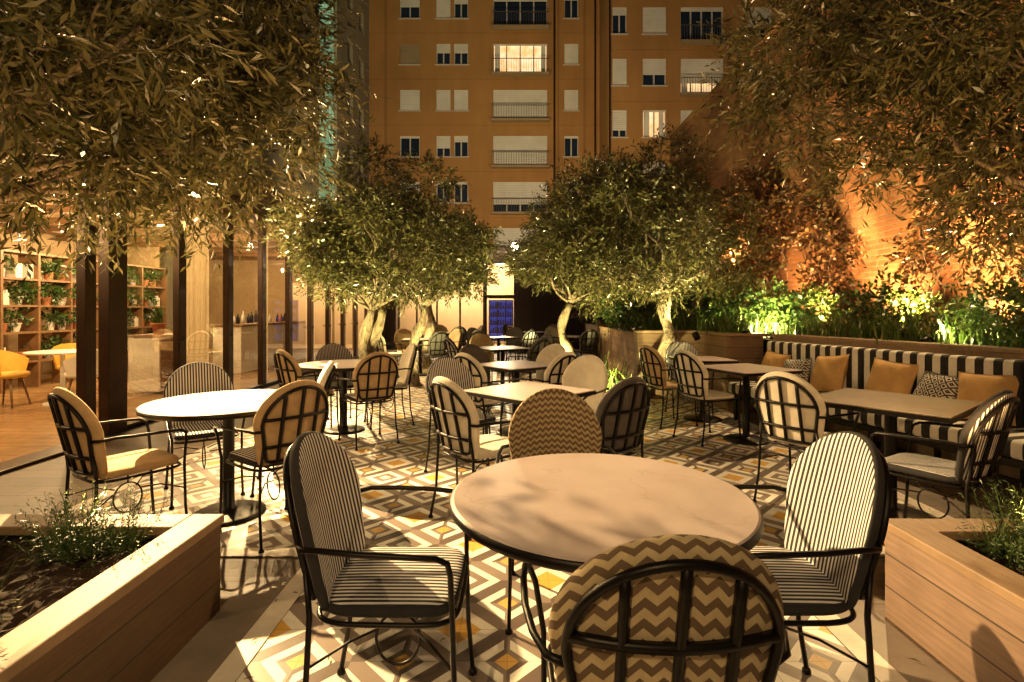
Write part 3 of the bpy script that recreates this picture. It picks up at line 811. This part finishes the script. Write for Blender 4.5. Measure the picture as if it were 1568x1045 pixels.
kk={(0,0):'closed',(0,1):'half',(0,2):'dim',(1,0):'half',(1,1):'lit',(1,2):'dim',(-1,0):'half',(-1,1):'closed',(-1,2):'open'}
for k in range(-2,4):
    for ci,(a,b) in enumerate(cols):
        top=16.27-3.06*k; bot=top-(2.1 if ci==2 else 1.6)
        ops.append((a,b,bot,top)); window(mbn,a,b,bot,top,31,kk.get((k,ci),'half'),ci==2)
facade(mbw,5.7,22,0,27,31,ops)
mbw.add([(5.7,31,0),(5.7,34,0),(5.7,34,27),(5.7,31,27)],[(0,1,2,3)])
mbw.add([(-9.3,34,27),(5.7,34,27),(5.7,45,27),(-9.3,45,27)],[(0,1,2,3)]); mbw.add([(5.7,31,27),(22,31,27),(22,45,27),(5.7,45,27)],[(0,1,2,3)])
mbw.obj('walls',[M_facade],e); mbn.obj('windows',[M_wframe,M_shutter,M_dglass,M_lit,M_rail,M_shutterb,M_lit2],e)
mb=MB()
for x in (2.75,5.4): mb.tube([(x,33.92,0),(x,33.92,27)],.06,8)
mb.tube([(5.78,30.9,0),(5.78,30.9,27)],.06,8)
mb.obj('downpipes',[M_bronze],e)
mb=MB()
for k in range(-2,6):
    mb.box(-9.29,5.69,33.985,33.997,16.35-3*k,16.38-3*k); mb.box(5.701,21.9,30.985,30.997,13.7-3.06*k,13.73-3.06*k)
mb.box(-8.3,-8.15,33.93,33.998,0,27); mb.box(2.95,3.05,33.93,33.998,0,27); mb.box(4.65,4.75,33.93,33.998,0,27)
mb.obj('string_courses',[M_band],e)
e=empty('apartment_building'); mbw=MB(); ops=[(29.5,30.6,z,z+1.4) for z in (3.5,6.5,9.5,12.5,15.5,18.5)]+[(25.2,27.8,6,24)]+[(31.8,32.8,z,z+1.4) for z in (3.5,6.5,9.5,12.5,15.5,18.5)]
facade(mbw,14,34,0,26,-9.31,ops,'y')
mbw.add([(-9.31,14,0),(-22,14,0),(-22,14,26),(-9.31,14,26)],[(0,1,2,3)])
mbw.obj('walls',[M_facade2],e)
mb=MB(); mb.add([(-9.5,25.2,6),(-9.5,27.8,6),(-9.5,27.8,24),(-9.5,25.2,24)],[(0,1,2,3)]); mb.obj('stairwell_glazing',[M_teal],e)
mb=MB()
for o in ops[:6]+ops[7:]: mb.add([(-9.5,o[0],o[2]),(-9.5,o[1],o[2]),(-9.5,o[1],o[3]),(-9.5,o[0],o[3])],[(0,1,2,3)])
mb.obj('window_glass',[M_dglass],e)

# ------------------------------------------------------------ lamps
WARM=(1,.65,.28); W2=(1,.54,.18); YG=(1,.84,.30)
def lamp_data(kind,power,col,r=.04,ang=None,blend=.5):
    l=bpy.data.lights.new('light',kind); l.energy=power; l.color=col; l.shadow_soft_size=r
    if kind=='SPOT': l.spot_size=math.radians(ang); l.spot_blend=blend
    return l
def spot(loc,tgt,power,col=WARM,ang=80,blend=.6,r=.025,name='garden_or_fill_spotlight'):  # default name covers garden lamps and the added fill spots
    e=empty(name,loc); d=(Vector(tgt)-Vector(loc)).normalized(); q=d.to_track_quat('-Z','Y')
    o=put('light',lamp_data('SPOT',power,col,r,ang,blend),e); o.rotation_mode='QUATERNION'; o.rotation_quaternion=q
    mb=MB(); mb.lathe([(.035,-.0),(.045,.0),(.045,.11),(0,.12)],n=16); mb.lathe([(.0,.02),(.035,.02)],n=16)
    m=mb.obj('housing',[M_black],e,True); m.rotation_mode='QUATERNION'; m.rotation_quaternion=q; m.location=d*-.03
def point(loc,power,col=WARM,r=.05,name='pendant_lamp'):
    e=empty(name,loc)
    put('light',lamp_data('POINT',power,col,r),e)
    mb=MB(); mb.lathe([(0,r*1.9),(r*.9,r*1.9),(r*1.5,r*1.1),(r*1.7,r*1.0),(r*.9,r*2.1),(0,r*2.3)],n=16); mb.tube([(0,0,r*2.2),(0,0,r*2.2+.25)],.006,5); mb.obj('shade',[M_black],e,True)
    mb=MB(); mb.lathe([(0,-r*.55),(r*.4,-r*.4),(r*.55,0),(r*.4,r*.4),(0,r*.55)],(0,0,r*1.45),12); mb.obj('bulb',[M_bulb2],e,True)
# pavilion eave floods
spot((-4.0,5.6,3.08),(.3,2.0,.0),5200,WARM,46,.5)
spot((-4.0,6.6,3.08),(-1.6,4.6,.3),700,WARM,60,.6)
spot((-4.0,8.8,3.08),(.5,4.6,.2),3200,WARM,62,.6)
spot((-4.0,11.8,3.08),(.5,8.0,.2),2200,WARM,80,.7)
# added flood fixed to the brick wall, brightens bench and floor
spot((4.75,6.9,4.6),(1.2,3.6,0),900,WARM,70,.7,.04)
# added fill spots behind the photographer, for chair backs and canopies
spot((-.9,-1.8,3.4),(.1,3.4,.6),300,WARM,100,.8,.06)
spot((1.8,-1.4,2.2),(2.5,3.2,2.5),230,W2,85,.8,.06)
spot((-.7,-.8,.9),(-1.8,3.0,2.6),120,W2,80,.8,.05)
# tree uplights
spot((-1.75,2.2,.44),(-1.75,2.75,2.6),230,W2,85,.7)
spot((-3.9,4.9,.06),(-1.9,2.9,2.6),850,WARM,70,.7)
spot((2.15,2.15,.44),(2.3,3.1,2.8),260,W2,85,.7)
spot((4.2,4.1,1.15),(2.6,3.2,2.7),450,W2,85,.7)
spot((-2.75,6.3,.06),(-2.2,7.8,2.5),1300,YG,85,.6)
spot((-1.2,8.2,.06),(-1.7,9.2,1.6),750,YG,95,.6)
spot((1.3,6.4,.06),(1.8,7.5,2.5),950,YG,80,.6)
spot((2.5,7.2,1.07),(2.12,7.45,2.0),260,YG,95,.6)
spot((.8,10.0,.06),(1.1,10.9,2.2),900,YG,95,.6)
spot((-2.3,11.2,.06),(-2.0,12.3,2.2),750,YG,95,.6)
# wall uplights
for y,p in ((3.5,420),(5.2,620),(6.75,620),(8.6,520),(10.9,320)):
    spot((4.60,y,1.06),(4.98,y+.1,2.9),p,W2,115,.7)
spot((4.3,7.2,1.2),(5.0,9.2,5.2),2600,W2,80,.8)
spot((4.2,5.6,1.2),(5.0,5.2,5.2),1900,W2,95,.8)
spot((4.2,9.8,2.2),(5.0,13.0,5.6),1200,W2,80,.8)
spot((3.6,7.35,1.02),(3.85,8.3,1.5),800,YG,115,.6)
spot((3.2,7.0,1.06),(4.4,7.4,1.5),320,YG,115,.6)
spot((4.05,5.0,1.08),(4.5,4.4,1.5),130,YG,120,.6)
spot((1.45,6.55,.05),(1.3,7.4,.5),300,YG,115,.6)
# floods added on the roofs to brighten the facade
spot((-5.2,15.5,3.6),(-2,34,13),5600,(1,.70,.36),95,.8,.2,'added_facade_flood')
spot((4.6,17.0,3.75),(6,32,12),3300,(1,.68,.34),100,.8,.2,'added_facade_flood')
# interior
for y in (3.5,6.2,8.0,10.5,13.5): point((-6.4,y,2.55),230,(1,.67,.30),.06)
for y in (9.2,11.6): point((-7.6,y,2.6),120,(1,.70,.34),.05)
for x in (-3.2,-1.8,-.4): point((x,19.2,2.8),320,(1,.76,.46),.06)
for (x,z,p,s) in ((.10,3.5,300,1.25),(-.92,3.35,90,.8)):
    e=empty('wall_lantern',(x,17.7,z)); put('light',lamp_data('POINT',p,(1,.75,.45),.07),e)
    o=MB(); o.lathe([(0,-.11*s),(.07*s,-.085*s),(.10*s,0),(.07*s,.085*s),(0,.11*s)],n=14); o.obj('globe',[M_bulb],e,True)
    o=MB(); o.tube([(0,.02,.13),(0,.1,.22),(0,.33,.1)],.012,6); o.obj('bracket',[M_black],e,True)

# ------------------------------------------------------------ world + moon
w=bpy.data.worlds.new('World'); scene.world=w; w.use_nodes=True; nt=w.node_tree
bg=nt.nodes['Background']; sk=nt.nodes.new('ShaderNodeTexSky'); sk.sky_type='NISHITA'; sk.sun_disc=False
sk.sun_elevation=math.radians(1.0); sk.sun_rotation=math.radians(200)
nt.links.new(sk.outputs[0],bg.inputs[0]); bg.inputs[1].default_value=.05
l=bpy.data.lights.new('moon_light','SUN'); l.energy=.02; l.angle=.01; l.color=(1,.8,.6); o=put('moon_light',l); o.rotation_euler=(math.radians(60),0,math.radians(-20))

cam=bpy.data.cameras.new('camera'); co=put('camera',cam); co.location=(0,0,1.35); co.rotation_euler=(math.pi/2,0,0)
cam.lens=18.37; cam.sensor_width=36; cam.shift_y=-.0303; cam.clip_end=1000; cam.clip_start=.05
scene.camera=co
scene.view_settings.view_transform='Standard'; scene.view_settings.look='None'; scene.view_settings.exposure=0
